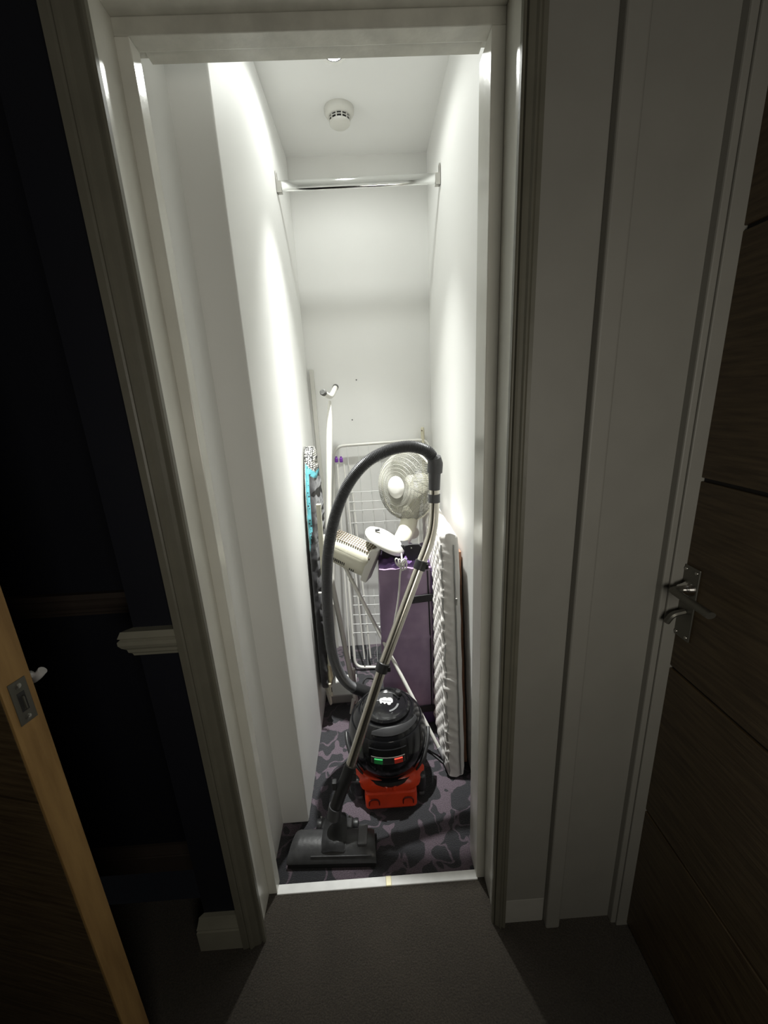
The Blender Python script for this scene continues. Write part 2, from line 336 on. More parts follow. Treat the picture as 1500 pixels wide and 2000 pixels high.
# ------------------------------------------------------------------ door_2 : left door leaf seen on its latch edge
A = at(7, 1370, Y=-.355); B = at(75, 1370, Y=-.313); th = math.radians(13)
dv = V((-math.cos(th), math.sin(th), 0)); nv = V((math.sin(th), math.cos(th), 0))
A.z = 0; TH = (B-V((A.x, A.y, B.z))).dot(nv)
Td = Matrix((( -dv.x, nv.x, 0, A.x), (-dv.y, nv.y, 0, A.y), (0, 0, 1, 0), (0, 0, 0, 1)))   # local x: + out of latch edge, y: thickness, z
ORGD = Td @ V((-.38, TH/2, 0))
d2 = thing('door_2', 'open wooden door on the left with a pale pine latch edge', 'door', ORGD); d2['kind'] = 'structure'
link('core', box(new(), -.76, -.006, .006, TH-.006, .008, 1.99, T=Td), groove_black, d2)
for a, b in zip(zs, zs[1:]):
    link('board', box(new(), -.76, -.006, 0, .007, a+.003, b-.003, bev=.001, T=Td), dark_wood, d2)
    link('board', box(new(), -.76, -.006, TH-.007, TH, a+.003, b-.003, bev=.001, T=Td), dark_wood, d2)
tag(link('lipping', box(new(), -.006, 0, 0, TH, .008, 1.99, bev=.001, T=Td), pine, d2), 'pale pine edge strip')
zc = at(43, 1370, Y=-.335).z
lp = link('latch_plate', box(new(), -.0005, .0015, .009, TH-.009, zc-.036, zc+.036, bev=.0006, T=Td), dull_steel, d2)
link('latch_hole', box(new(), .0012, .0018, .016, TH-.016, zc-.016, zc+.016, T=Td), dark_in, lp)
link('latch_bolt', box(new(), .0014, .006, .020, TH-.020, zc-.013, zc+.010, bev=.002, T=Td), dull_steel, lp)
for dz in (-.027, .027):
    bm = new(); lathe(bm, [(.0045, 0), (.004, .0012), (.001, .0016), (0, .0008)], Td @ V((.0015, TH/2, zc+dz)), -dv, 12); link('screw', bm, brushed, lp, sm=True)
bm = new(); P = [Td @ V((-.050, TH, zc+.004)), Td @ V((-.046, TH+.028, zc+.006)), at(60, 1329, Y=-.270), at(73, 1321, Y=-.268), at(83, 1309, Y=-.266)]
tube(bm, fillet(P, .008), .0072, 12); tag(link('lever_handle', bm, mat('satin_bright_metal', (0.9, 0.88, 0.88), .5, .35), d2, sm=True), 'bright chrome lever end')

# ------------------------------------------------------------------ ceiling fittings
t = thing('ceiling_downlight', 'lit round recessed spotlight in the cupboard ceiling near the door', 'light', (LX, LY, ZC-.01))
bm = new(); lathe(bm, [(.030, 0), (.030, -.004), (.040, -.005), (.043, -.002), (.043, 0)], (LX, LY, ZC), n=40); link('bezel', bm, chrome, t, sm=True)
bm = new(); lathe(bm, [(.026, -.0045), (.022, -.006), (0, -.007)], (LX, LY, ZC), n=32); link('lens', bm, lamp_m, t, sm=True)
c = at(662, 213, Z=ZC)
t = thing('smoke_detector', 'round white smoke detector on the cupboard ceiling behind the spotlight', 'smoke detector', (c.x, c.y, ZC-.05))
bm = new(); lathe(bm, [(.054, 0), (.054, -.012), (.050, -.018), (.045, -.024), (.040, -.026)], c, n=48); link('base', bm, whitep, t, sm=True)
bm = new(); lathe(bm, [(.036, -.026), (.033, -.040)], c, n=40); link('sensor_chamber', bm, dark_in, t)
bm = new(); lathe(bm, [(.038, -.040), (.037, -.046), (.030, -.051), (0, -.053)], c, n=48); link('cap', bm, whitep, t, sm=True)
bm = new(); lathe(bm, [(.0395, -.032), (.0395, -.034), (.037, -.034), (.037, -.032)], c, n=40); link('slot_ring', bm, whitep, t)
for k in range(12):
    a = 2*math.pi*k/12+.26; bm = new(); p = V((c.x+.0375*math.cos(a), c.y+.0375*math.sin(a), 0))
    Tr = Matrix.Translation(p) @ Matrix.Rotation(a, 4, 'Z'); box(bm, -.0015, .0015, -.002, .002, ZC-.041, ZC-.025, T=Tr); link('rib', bm, whitep, t)

# wardrobe rail
ra = at(541, 367, X=XL); rb = at(861, 346, X=XR); ry = (ra.y+rb.y)/2
t = thing('wardrobe_rail', 'polished chrome clothes rail spanning the cupboard high up', 'clothes rail', (0, ry, ra.z))
Ra = V((XL+.002, ry, ra.z)); Rb = V((XR-.002, ry, rb.z))
bm = new(); sec = []
n = 24
for k in range(n):
    a = 2*math.pi*k/n; sec.append((.0075*math.copysign(abs(math.cos(a))**.8, math.cos(a)), .018*math.copysign(abs(math.sin(a))**.8, math.sin(a))))
prism(bm, sec, lambda a, b: Ra+V((0, a, b)), lambda a, b: Rb+V((0, a, b))); link('rail', bm, rail_m, t, sm=True)
for P_, s in ((Ra, 1), (Rb, -1)):
    bm = new(); x = P_.x; box(bm, min(x, x+s*.003)-.001, max(x, x+s*.003), ry-.010, ry+.010, P_.z-.022, P_.z+.045, bev=.001)
    box(bm, min(x, x+s*.018), max(x, x+s*.018), ry-.0095, ry+.0095, P_.z-.022, P_.z-.0185); box(bm, min(x, x+s*.018), max(x, x+s*.018), ry-.011, ry-.0085, P_.z-.022, P_.z+.014)
    link('end_bracket', bm, brushed, t)

# trunking in back corner
ct = at(607, 722, Y=YB-.02)
st('trim_17', box(new(), ct.x-.010, ct.x+.010, YB-.016, YB-.0005, 0, ct.z, bev=.002), whitep, 'thin white vertical trunking in the back left corner', 'trunking')
for i, (px, py) in enumerate(((696, 742), (688, 820))):
    p = at(px, py, Y=YB); bm = new(); lathe(bm, [(.0035, 0), (.002, .001), (0, .0012)], p, (0, -1, 0), 10)
    tag(link('wall_plug', bm, greyp, sm=True), ('upper' if i == 0 else 'lower')+' small grey screw hole mark on the white back wall', 'wall plug')
# chipped plaster on right wall edge
p = at(941, 435, X=XR-.001); bm = new(); prism(bm, [(0, 0), (.016, .004), (.006, .022)], lambda a, b: V((XR, p.y+a-.01, p.z+b-.01)), lambda a, b: V((XR-.002, p.y+a-.01, p.z+b-.01)))
tag(link('plaster_chip', bm, greyprint), 'small grey chipped spot high on the right cupboard wall', 'wall damage')

# ------------------------------------------------------------------ clothes airer
def PA(px, py):   # plane of the folded airer, leaning to the back wall
    d = FW + RT*((px-750)/FPX) - UP*((py-1000)/FPX)
    # plane Y = 1.0 + 0.17*z
    tt = (1.0-CAM.y+.17*CAM.z)/(d.y-.17*d.z); return CAM+d*tt
air = thing('clothes_airer', 'tall white folded wire clothes airer leaning on the back wall', 'clothes airer', (0, 1.02, 0))
fr = fillet([PA(693, 1150), PA(655, 880), PA(672, 866), PA(800, 857), PA(838, 868), PA(838, 1150)], .02, 4)
LT = [PA(651, 1180), PA(652, 872), PA(838, 858), PA(838, 1150)]
bm = new(); tube(bm, fillet(LT, .055, 8), .0075, 10); link('outer_frame', bm, tubew, air, sm=True)
LB = [PA(676, 1080), PA(694, 1303), PA(850, 1303), PA(836, 1060)]
bm = new(); tube(bm, fillet(LB, .045, 8), .0075, 10); link('lower_frame', bm, tubew, air, sm=True)
for i, (a, b) in enumerate([((660, 905), (684, 1280)), ((672, 905), (712, 1283)), ((683, 910), (724, 1283)), ((815, 1000), (822, 1200)), ((824, 1000), (832, 1200)), ((833, 1000), (842, 1200))]):
    off = V((0, .012*(i % 3)-.03, 0)); bm = new(); tube(bm, [PA(*a)+off, PA(*b)+off], .0042, 8); link('upright', bm, tubew, air, sm=True)
bm = new()
for y_ in (958, 977, 994, 1018): tube(bm, [PA(680, y_+3)+V((0, -.01, 0)), PA(838, y_-6)+V((0, -.01, 0))], .0016, 5)
for y_ in (1161, 1178, 1197, 1215, 1232): tube(bm, [PA(690, y_+2)+V((0, -.01, 0)), PA(842, y_-3)+V((0, -.01, 0))], .0016, 5)
for x_ in (678, 699, 719, 740, 760, 780, 800): tube(bm, [PA(x_, 868-(x_-678)*.05)+V((0, -.004, 0)), PA(x_+14, 1060)+V((0, -.004, 0))], .0014, 5)
for x_ in (717, 736, 757): tube(bm, [PA(x_-6, 1150)+V((0, -.004, 0)), PA(x_+2, 1300)+V((0, -.004, 0))], .0012, 5)
o = link('wire_rack', bm, wire_m, air, sm=True); o['kind'] = 'stuff'
for px in (658, 667):
    p = PA(px, 897)+V((0, -.025, 0)); bm = new(); box(bm, p.x-.0085, p.x+.0085, p.y-.008, p.y+.008, p.z-.012, p.z+.012, bev=.004, seg=3); tube(bm, [p+V((0, 0, .010)), p+V((0, -.001, .018))], .005, 8)
    tag(link('corner_clip', bm, purple_clip, air, sm=True), 'purple plastic clip')
bm = new(); p = PA(742, 1222)+V((0, -.02, 0)); tube(bm, spline([PA(776, 1190), PA(760, 1205), p, PA(745, 1232)]), .0022, 6); lathe(bm, [(0, -.01), (.006, -.006), (.006, .006), (0, .01)], p, n=8); link('hinge_wire', bm, wire_m, air, sm=True)
a_ = at(868, 1482, Z=.008); b_ = at(668, 1096, Y=.74); b_ = at(672, 1104, Y=.74)
bm = new(); tube(bm, [a_, b_], .0078, 12); link('support_leg', bm, tubew, air, sm=True)
bm = new(); dd = (b_-a_).normalized(); tube(bm, [a_-dd*.012, a_+dd*.05], .0092, 12); tag(link('leg_foot', bm, greyprint, air, sm=True), 'grey plastic foot')
# beige stick behind right
p0 = at(825, 834, Y=1.21); p1 = V((p0.x+.003, 1.16, 0))
t = thing('broom_handle', 'flat beige wooden handle with hanging hole in back right corner', 'handle', (p1.x, 1.16, 0))
bm = new(); tube(bm, [p1, p0-(p0-p1).normalized()*.02, p0-(p0-p1).normalized()*.006, p0], [.015, .015, .014, .010], 14, flat=(1, .6)); link('shaft', bm, beige, t, sm=True)
bm = new(); q = at(824, 841, Y=1.197); lathe(bm, [(.0035, 0), (.003, .002)], q, (0, -1, 0), 10); link('hanging_hole', bm, brownv, t)

# ------------------------------------------------------------------ ironing board
ib = thing('ironing_board', 'ironing board on end against the left wall with black and turquoise cover', 'ironing board', (-.255, .76, 0))
pattern = mat('spotted_cover_print', (0.75, 0.74, 0.70), 0.8); nt = pattern.node_tree
vo = nt.nodes.new('ShaderNodeTexVoronoi'); vo.inputs['Scale'].default_value = 120; vo.inputs['Randomness'].default_value = .45
tc = nt.nodes.new('ShaderNodeTexCoord'); nt.links.new(tc.outputs['Object'], vo.inputs[0]); r = nt.nodes.new('ShaderNodeValToRGB')
r.color_ramp.elements[0].position = .38; r.color_ramp.elements[1].position = .46; r.color_ramp.elements[0].color = (.78, .77, .70, 1); r.color_ramp.elements[1].color = (.02, .02, .02, 1)
nt.links.new(vo.outputs['Distance'], r.inputs[0]); nt.links.new(r.outputs[0], nt.nodes['Principled BSDF'].inputs['Base Color'])
teal = mat('turquoise_cover_print', (0.10, 0.42, 0.47), 0.75, bump=.3); nt = teal.node_tree
vo = nt.nodes.new('ShaderNodeTexVoronoi'); vo.inputs['Scale'].default_value = 75; vo.inputs['Randomness'].default_value = .5
tc = nt.nodes.new('ShaderNodeTexCoord'); nt.links.new(tc.outputs['Object'], vo.inputs[0]); r = nt.nodes.new('ShaderNodeValToRGB')
r.color_ramp.elements[0].position = .22; r.color_ramp.elements[1].position = .30; r.color_ramp.elements[0].color = (.02, .02, .025, 1); r.color_ramp.elements[1].color = (.09, .33, .38, 1)
nt.links.new(vo.outputs['Distance'], r.inputs[0]); nt.links.new(r.outputs[0], nt.nodes['Principled BSDF'].inputs['Base Color'])
# padded body: stations up the height; each a closed loop in (X,Y)
bm = new(); NS, NR = 240, 72; rings = []; z0, z1 = .14, 1.225
def wallx(z):   # back (wall-side) face of the board, almost vertical against the wall
    return XL+.004
def halfw(z):   # half width along Y
    k = (z-.86)/(z1-.86)
    return .165 if z < .86 else max(.004, .165*math.sqrt(max(0, 1-k**2.2)))
for i in range(NS+1):
    z = z0+(z1-z0)*i/NS; hw = halfw(z); yc = .80+.10*max(0, (z-.3)/.9); 
    if z < .22: hw *= math.sqrt(max(.02, 1-((.22-z)/.08)**2))
    ring = []
    thick = .052 if z < .95 else .052-.006*(z-.95)/.27
    wr = noise.noise(V((0, 3, z*22)))*.008+noise.noise(V((5, 0, z*60)))*.003
    for k in range(NR):
        a = 2*math.pi*k/NR; cx_ = math.cos(a); sx_ = math.sin(a)
        x = wallx(z)+thick/2+math.copysign(abs(cx_)**.7, cx_)*(thick/2); y = yc+math.copysign(abs(sx_)**.75, sx_)*hw
        if cx_ > .2: x += wr*cx_+noise.noise(V((x*30, y*25, z*30)))*.005
        if sx_ < -.2: y += noise.noise(V((x*40, 2, z*30)))*.006
        ring.append(bm.verts.new((max(x, XL+.002), y, z)))
    rings.append(ring)
for i in range(NS):
    for k in range(NR):
        f = bm.faces.new((rings[i][k], rings[i][(k+1) % NR], rings[i+1][(k+1) % NR], rings[i+1][k]))
        c_ = f.calc_center_median(); u_ = c_.x-XL; z = c_.z
        lim = .016+.004*(z-.8)
        if z > 1.165-(u_-.02)*1.2: f.material_index = 0
        elif z < .82: f.material_index = 3
        elif u_ < lim-.004: f.material_index = 0
        elif u_ < lim: f.material_index = 1
        elif u_ < lim+.016*min(1, (z-.80)/.10): f.material_index = 2
        elif z > 1.14-(u_-.02)*1.2: f.material_index = 2
        else: f.material_index = 3
bm.faces.new(rings[0][::-1]); bm.faces.new(rings[-1])
link('padded_cover', bm, [pattern, whitep, teal, blackf], ib, sm=60)
# white perforated side rail
ra_ = at(622, 985, Y=.66); rb_ = at(645, 1298, Y=.66)
bm = new(); T_ = None
dirr = (ra_-rb_).normalized(); sidev = V((1, 0, 0)); sidev = (sidev-dirr*sidev.dot(dirr)).normalized(); dep = dirr.cross(sidev)
prism(bm, [(-.0085, -.009), (.0085, -.009), (.0085, .009), (-.0085, .009)], lambda a, b: rb_+sidev*a+dep*b, lambda a, b: ra_+sidev*a+dep*b)
rl = link('side_rail', bm, creamp, ib)
for y_ in (1219, 1247, 1268):
    q = at(635+(y_-1219)*.11, y_, Y=.66); q = q-dep*.0092 if dep.y > 0 else q+dep*.0092
    bm = new(); lathe(bm, [(.0032, 0), (.0028, .0008)], q, (0, -1, 0), 10); link('rail_hole', bm, dark_in, rl)
bm = new(); tube(bm, fillet([at(622, 1158, Y=.64), at(636, 1158, Y=.64), at(643, 1189, Y=.63)], .010), .0045, 10); link('release_lever', bm, whitep, ib, sm=True)
# iron rest: rounded plate with slot
c0 = at(641, 1352, Y=.68); bm = new(); sec = []
for k in range(28):
    a = 2*math.pi*k/28; sec.append((.030*math.cos(a)*(1.0 if math.sin(a) > 0 else .8), .070*math.sin(a)))
ax1 = V((.45, -.89, 0)).normalized(); ax2 = V((-.08, -.04, 1)).normalized(); nn = ax1.cross(ax2).normalized()
prism(bm, sec, lambda a, b: c0+ax1*a+ax2*b-nn*.004, lambda a, b: c0+ax1*a+ax2*b+nn*.004)
bmesh.ops.bevel(bm, geom=list(bm.edges), offset=.0012, segments=1, affect='EDGES')
rest = link('iron_rest', bm, creamp, ib)
c1 = at(647, 1345, Y=.655); bm = new(); prism(bm, [(-.014, -.034), (.014, -.030), (.016, .040), (-.014, .034)], lambda a, b: c1+ax1*a+ax2*b, lambda a, b: c1+ax1*a+ax2*b+nn*.010); bmesh.ops.bevel(bm, geom=list(bm.edges), offset=.002, segments=2, affect='EDGES'); link('rest_block', bm, creamp, rest)
bm = new(); q = at(648, 1347, Y=.640); box(bm, q.x-.0016, q.x+.0016, q.y-.001, q.y+.001, q.z-.012, q.z+.012); link('rest_slot', bm, dark_in, rest)
bm = new(); tube(bm, [at(642, 1298, Y=.66), at(646, 1322, Y=.665), at(644, 1335, Y=.67)], [.008, .012, .010], 10); tag(link('rail_end', bm, brass, ib, sm=True), 'yellowed metal bracket')
# legs with foot bar
fa = at(644, 783, Y=.97); fb = at(641, 1060, Y=.86)
bm = new(); pts = [fb, fb.lerp(fa, .5), fb.lerp(fa, .88), fa]; tube(bm, pts, [.0135, .0135, .013, .0065], 16); link('leg', bm, tubew, ib, sm=True)
e0 = at(632, 767, Y=.90); e1 = at(655, 757, Y=1.10)
bm = new(); tube(bm, spline([e0, at(639, 772, Y=.94), at(645, 774, Y=.98), at(650, 768, Y=1.04), e1], 6), .0115, 16); ft = link('foot_bar', bm, whitep, ib, sm=True)
for e, nx in ((e0, at(639, 772, Y=.94)), (e1, at(650, 768, Y=1.04))):
    d_ = (e-nx).normalized(); bm = new(); tube(bm, [e-d_*.004, e+d_*.010, e+d_*.014], [.0135, .0135, .010], 18); link('rubber_cap', bm, rubber, ft, sm=True)
ga = at(630, 1045, Y=.84); gb = at(696, 1372, Y=.72)
bm = new(); tube(bm, [gb, ga], .0115, 14); link('leg', bm, tubew, ib, sm=True)
bm = new(); tube(bm, [at(690, 1306, Y=.75), at(692, 1333, Y=.75)], .009, 12); link('leg_cap', bm, whitep, ib, sm=True)
bm = new(); tube(bm, [at(691, 1366, Y=.71), at(685, 1395, Y=.70)], [.010, .006], 12); link('leg_cap', bm, whitep, ib, sm=True)

# low grey box behind iron rest
q0 = at(652, 1352, Y=.95)
t = thing('plastic_tray', 'low grey plastic tray on the floor behind the ironing board foot', 'tray', (-.215, .83, 0))
link('tub', box(new(), -.27, -.145, .765, .90, .0, .052, bev=.008, seg=3), mat('grey_tray_plastic', (.42, .42, .40), .5), t, sm=True)
link('rim', box(new(), -.273, -.142, .760, .905, .046, .056, bev=.003), mat('light_grey_tray_rim', (.55, .55, .53), .45), t)

# ------------------------------------------------------------------ purple vinyl bag
yf = .60
bx0, bx1, bz1 = -.006, .208, .760
bag = thing('vinyl_storage_bag', 'tall purple vinyl storage bag with black straps standing behind the vacuum cleaner', 'bag', (.11, .75, 0))
def grid_box(x0, x1, y0, y1, z0, z1, nx, ny, nz, f, tol=None):
    bm = new(); vs = {}
    def g(i, j, k):
        if (i, j, k) not in vs:
            p = V((x0+(x1-x0)*i/nx, y0+(y1-y0)*j/ny, z0+(z1-z0)*k/nz)); vs[(i, j, k)] = bm.verts.new(f(p, i/nx, j/ny, k/nz))
        return vs[(i, j, k)]
    for i in range(nx):
        for k in range(nz):
            for j in (0, ny): bm.faces.new((g(i, j, k), g(i+1, j, k), g(i+1, j, k+1), g(i, j, k+1)))
    for j in range(ny):
        for k in range(nz):
            for i in (0, nx): bm.faces.new((g(i, j, k), g(i, j+1, k), g(i, j+1, k+1), g(i, j, k+1)))
    for i in range(nx):
        for j in range(ny):
            for k in (0, nz): bm.faces.new((g(i, j, k), g(i+1, j, k), g(i+1, j+1, k), g(i, j+1, k)))
    return bm
def N3(p, s, o=0): return noise.noise(V((p.x*s+o, p.y*s, p.z*s)))
def bagf(p, u, v, w_):
    q = p.copy(); bul = 16*u*(1-u)*w_*(1-w_)
    if v == 0: q.y -= .006*min(1, bul*1.5)+N3(p, 14)*.004+N3(p, 40, 4)*.0015+.004*math.exp(-((p.z-.45)/.012)**2)
    if u in (0, 1): q.x += (-1 if u == 0 else 1)*(.003*math.sin(math.pi*w_)+N3(p, 20)*.003)
    if w_ == 1: q.z += .006*N3(p, 35)
    q.x = .10+(q.x-.10)*(1-.05*w_)+.004*w_
    return q
bm = grid_box(bx0, bx1, yf, .86, .09, bz1, 22, 10, 70, bagf); link('body', bm, purple, bag, sm=60)
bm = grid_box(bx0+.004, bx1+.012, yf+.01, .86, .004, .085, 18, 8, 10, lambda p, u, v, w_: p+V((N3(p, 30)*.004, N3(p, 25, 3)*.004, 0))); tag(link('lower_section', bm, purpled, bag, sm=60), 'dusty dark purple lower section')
bm = grid_box(bx1-.004, bx1+.010, yf+.012, .86, .02, bz1-.02, 5, 10, 60, lambda p, u, v, w_: p+V((N3(p, 26)*.004, N3(p, 20, 3)*.005, 0))); tag(link('side_fold', bm, purpled, bag, sm=60), 'purple side fold with the mattress shadow painted into its colour')  # darker vinyl here paints in the shadow of the mattress
def crump(p, u, v, w_):
    q = p.copy(); q.z += w_*(.014*N3(p, 28)+.012*N3(p, 60, 7)+.008*math.sin(u*3.14)*(1-v)); q.y += N3(p, 35, 2)*.01; q.x += N3(p, 30, 5)*.006; return q
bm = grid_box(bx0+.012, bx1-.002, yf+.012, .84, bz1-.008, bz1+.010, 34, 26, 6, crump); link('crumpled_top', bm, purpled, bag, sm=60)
for z_, xa in ((.632, .112), (.095, -.005)):
    bm = new(); 
    prism(bm, [(-.016, 0), (.016, 0), (.015, .006), (-.015, .006)], lambda a, b: V((xa, yf-.009-b, z_+a-.006)), lambda a, b: V((bx1+.011, yf-.004-b, z_+a)))
    link('strap', bm, blackf, bag)
for x_ in (bx1-.008, bx1+.006): 
    bm = new(); tube(bm, [V((x_, yf-.001, .10)), V((x_+.001, yf-.003, .4)), V((x_-.006, yf-.001, bz1-.012))], .0032, 6); link('piping', bm, blackf if x_ < bx1 else purpled, bag, sm=True)

# black pouch with snap flap, lying on the bag
pz = .80
pch = thing('black_pouch', 'black fabric pouch with a snap flap lying on the purple bag', 'pouch', (.10, .70, .78))
A1, B1 = at(746, 1070, Y=.67), at(786, 1106, Y=.67)
bm = grid_box(A1.x, B1.x+.03, .672, .76, bz1+.012, A1.z+.004, 14, 6, 10, lambda p, u, v, w_: p+V((0, N3(p, 30)*.006, N3(p, 25)*.006))); link('body', bm, blackf, pch, sm=60)
bm = new(); poly = [at(x, y, Y=.635) for x, y in ((790, 1066), (801, 1064), (818, 1063), (824, 1068), (822, 1082), (816, 1094), (806, 1100), (798, 1096), (792, 1084))]
A_ = [bm.verts.new(p) for p in poly]; B_ = [bm.verts.new(p+V((0, .012, 0))) for p in poly]; bm.faces.new(A_); bm.faces.new(B_[::-1])
for k in range(len(A_)): bm.faces.new((A_[k], A_[(k+1) % len(A_)], B_[(k+1) % len(A_)], B_[k]))
bmesh.ops.bevel(bm, geom=list(bm.edges), offset=.002, segments=2, affect='EDGES'); fl = link('flap', bm, blackf, pch, sm=True)
bm = new(); lathe(bm, [(.0035, 0), (.003, .002), (0, .003)], at(803, 1070, Y=.635), (0, -1, 0), 14); link('snap_button', bm, chrome, fl, sm=True)

# ------------------------------------------------------------------ desk fan
fc = at(795, 949, Y=.84); Rf = .152
fan = thing('desk_fan', 'white desk fan lying tilted on the purple bag with its cord hanging down', 'fan', (.08, .72, .80))
na = V((-.72, -.68, .10)).normalized()       # axis, towards the viewer and left
fu = (V((0, 0, 1))-na*na.z).normalized(); fv = na.cross(fu)
def FP(r, a, h): return fc+(fu*math.cos(a)+fv*math.sin(a))*r+na*h
def ringp(r, h, n=64): return [FP(r, 2*math.pi*k/n, h) for k in range(n)]
bm = new(); tube(bm, ringp(Rf, 0), .0042, 8, closed=True); link('grille_rim', bm, creamp, fan, sm=True)
for nm, sgn, dep_ in (('front_grille', 1, .070), ('rear_grille', -1, .030)):
    bm = new()
    for k in range(116):
        a = 2*math.pi*k/116; pts = []
        for s in range(7):
            q = s/6; r_ = .036+(Rf-.036)*q; pts.append(FP(r_, a+sgn*.35*(1-q), sgn*dep_*math.sqrt(max(0, 1-q**2.6))))
        tube(bm, pts, .0012, 4)
    for r_ in (.05, .065, .08, .095, .11, .125, .14): q = (r_-.036)/(Rf-.036); tube(bm, ringp(r_, sgn*dep_*math.sqrt(1-q**2.6), 48), .0011, 4, closed=True)
    o = link(nm, bm, fanwire, fan); o['kind'] = 'stuff'
bm = new(); lathe(bm, [(.047, .060), (.047, .071), (.042, .076), (.025, .080), (0, .081)], fc, na, 36); link('hub_cap', bm, whitep, fan, sm=True)
for b_i in range(3):
    bm = new(); a0 = 2*math.pi*b_i/3+.5; G = []
    for i in range(9):
        q = i/8; r_ = .018+(.128-.018)*q; wdt = .35+.55*math.sin(math.pi*min(1, q*.75+.2)); row = []
        for j in range(7):
            s = j/6-.5; aa = a0+s*2*wdt*(1.15-.35*q)+.25*q; row.append(bm.verts.new(FP(r_*(1-.12*(2*s)**4), aa, .012-s*.035)))
        G.append(row)
    for i in range(8):
        for j in range(6): bm.faces.new((G[i][j], G[i][j+1], G[i+1][j+1], G[i+1][j]))
    r_ = bmesh.ops.solidify(bm, geom=list(bm.faces), thickness=.002); link('blade', bm, mat('cream_fan_blade', (.62, .60, .50), .4) if b_i == 0 else bpy.data.materials['cream_fan_blade'], fan, sm=60)
bm = new(); lathe(bm, [(.022, .030), (.024, 0), (.046, -.028), (.050, -.075), (.040, -.110), (.018, -.122), (0, -.124)], fc, na, 32); link('motor_housing', bm, creamp, fan, sm=True)
# neck: broad flattened arm from base to motor
n0 = at(776, 1068, Y=.735); n1 = fc-na*.055
bm = new(); tube(bm, spline([n0, at(786, 1052, Y=.76), at(798, 1022, Y=.80), n1], 6), [.026+.014*min(1, i/6) for i in range(19)], 18, flat=(1.0, .8)); link('neck', bm, creamp, fan, sm=True)
bm = new(); lathe(bm, [(.026, -.012), (.028, 0), (.026, .012)], at(806, 1040, Y=.80), (0.2, -1, 0), 24); link('tilt_joint', bm, creamp, fan, sm=True)
# base: pebble shaped disc seen nearly edge-on
b0, b1 = at(714, 1040, Y=.66), at(791, 1083, Y=.66)
bc = (b0+b1)/2; ba = (b1-b0).normalized(); bn = V((-ba.z, -.12, ba.x)).normalized() 
bn = (bn-ba*bn.dot(ba)).normalized()
if bn.z < 0: bn = -bn
hl = (b1-b0).length/2
prof = [(0, -.012), (hl*.85, -.012), (hl*.98, -.008), (hl, .000), (hl*.95, .010), (hl*.75, .020), (hl*.45, .027), (hl*.25, .030), (0, .031)]
bm = new(); lathe(bm, prof, bc+V((0, .03, 0)), bn, 44, up=ba, sx=1, sy_=.85); link('base', bm, whitep, fan, sm=50)
bm = new(); q = at(737, 1035, Y=.672); box(bm, q.x-.010, q.x+.010, q.y-.006, q.y+.006, q.z-.004, q.z+.005, bev=.002); link('speed_button', bm, greyp, fan)
bm = new(); P = [at(784, 1080, Y=.60), at(785, 1100, Y=.585), at(781, 1125, Y=.575), at(779, 1160, Y=.572), at(774, 1195, Y=.572), at(768, 1225, Y=.574), at(761, 1246, Y=.576), at(755, 1268, Y=.58)]
tube(bm, spline(P, 6), .0036, 8)
for i, (cx, cy_, h) in enumerate(((776, 1098, .016), (781, 1101, .019), (786, 1104, .021), (791, 1103, .019), (788, 1098, .014))):
    c_ = at(cx, cy_, Y=.578-.003*i); tube(bm, [c_+V((.0065*math.cos(2*math.pi*k/20)+.004*math.sin(2*math.pi*k/20)*(i-2)*.5, .003*math.sin(4*math.pi*k/20), h*math.sin(2*math.pi*k/20))) for k in range(20)], .0026, 6, closed=True)
tag(link('power_cord', bm, whitep, fan, sm=True), 'white cord bundled in loops')

# ------------------------------------------------------------------ fan heater
hc = at(686, 1078, Y=.72)
ha = (at(742, 1098, Y=.66)-at(636, 1050, Y=.76)).normalized()
hu = V((0, -.25, 1)); hu = (hu-ha*hu.dot(ha)).normalized(); hw_ = ha.cross(hu)     # hw_ points away/toward depth
if hw_.y < 0: hw_ = -hw_
Th = Matrix(((ha.x, hw_.x, hu.x, hc.x), (ha.y, hw_.y, hu.y, hc.y), (ha.z, hw_.z, hu.z, hc.z), (0, 0, 0, 1)))
heat = thing('fan_heater', 'cream plastic fan heater tipped on its side between hose and fan', 'heater', (hc.x, hc.y, hc.z-.08))
bm = new(); HW, HH, HL = .055, .062, .098
sec = [(-HW, -HH*.75), (-HW*.75, -HH), (HW*.75, -HH), (HW, -HH*.75), (HW, HH*.55), (HW*.6, HH), (-HW*.45, HH), (-HW, HH*.55)]
st_ = [(-HL, .72), (-HL*.92, .86), (-HL*.55, .97), (0, 1), (HL*.75, 1.0), (HL*.92, .96), (HL, .9)]
rings = [[bm.verts.new(Th @ V((x, a*s, b*s))) for a, b in sec] for x, s in st_]
for A_, B_ in zip(rings, rings[1:]):
    for k in range(8): bm.faces.new((A_[k], A_[(k+1) % 8], B_[(k+1) % 8], B_[k]))
bm.faces.new(rings[0][::-1]); bm.faces.new(rings[-1]); bmesh.ops.bevel(bm, geom=[e for e in bm.edges], offset=.004, segments=2, affect='EDGES')
hb = link('housing', bm, creamp, heat, sm=50)
bm = new()
for i in range(17):
    for j in range(5):
        x = -.078+i*.0105; y = -.026+j*.0125; box(bm, x-.0032, x+.0032, y-.0045, y+.0045, HH*(.975 if abs(x) < .06 else .95), HH+.0012, T=Th)
o = link('top_vent_slots', bm, brownv, heat); o['kind'] = 'stuff'
bm = new()
for i in range(9): box(bm, -.070+i*.0085, -.066+i*.0085, -HW-.0012, -HW+.004, -.034, -.020, T=Th)
for i in range(3): box(bm, .026+i*.0085, .030+i*.0085, -HW-.0012, -HW+.004, -.046, -.034, T=Th)
o = link('side_vent_slots', bm, dark_in, heat); o['kind'] = 'stuff'
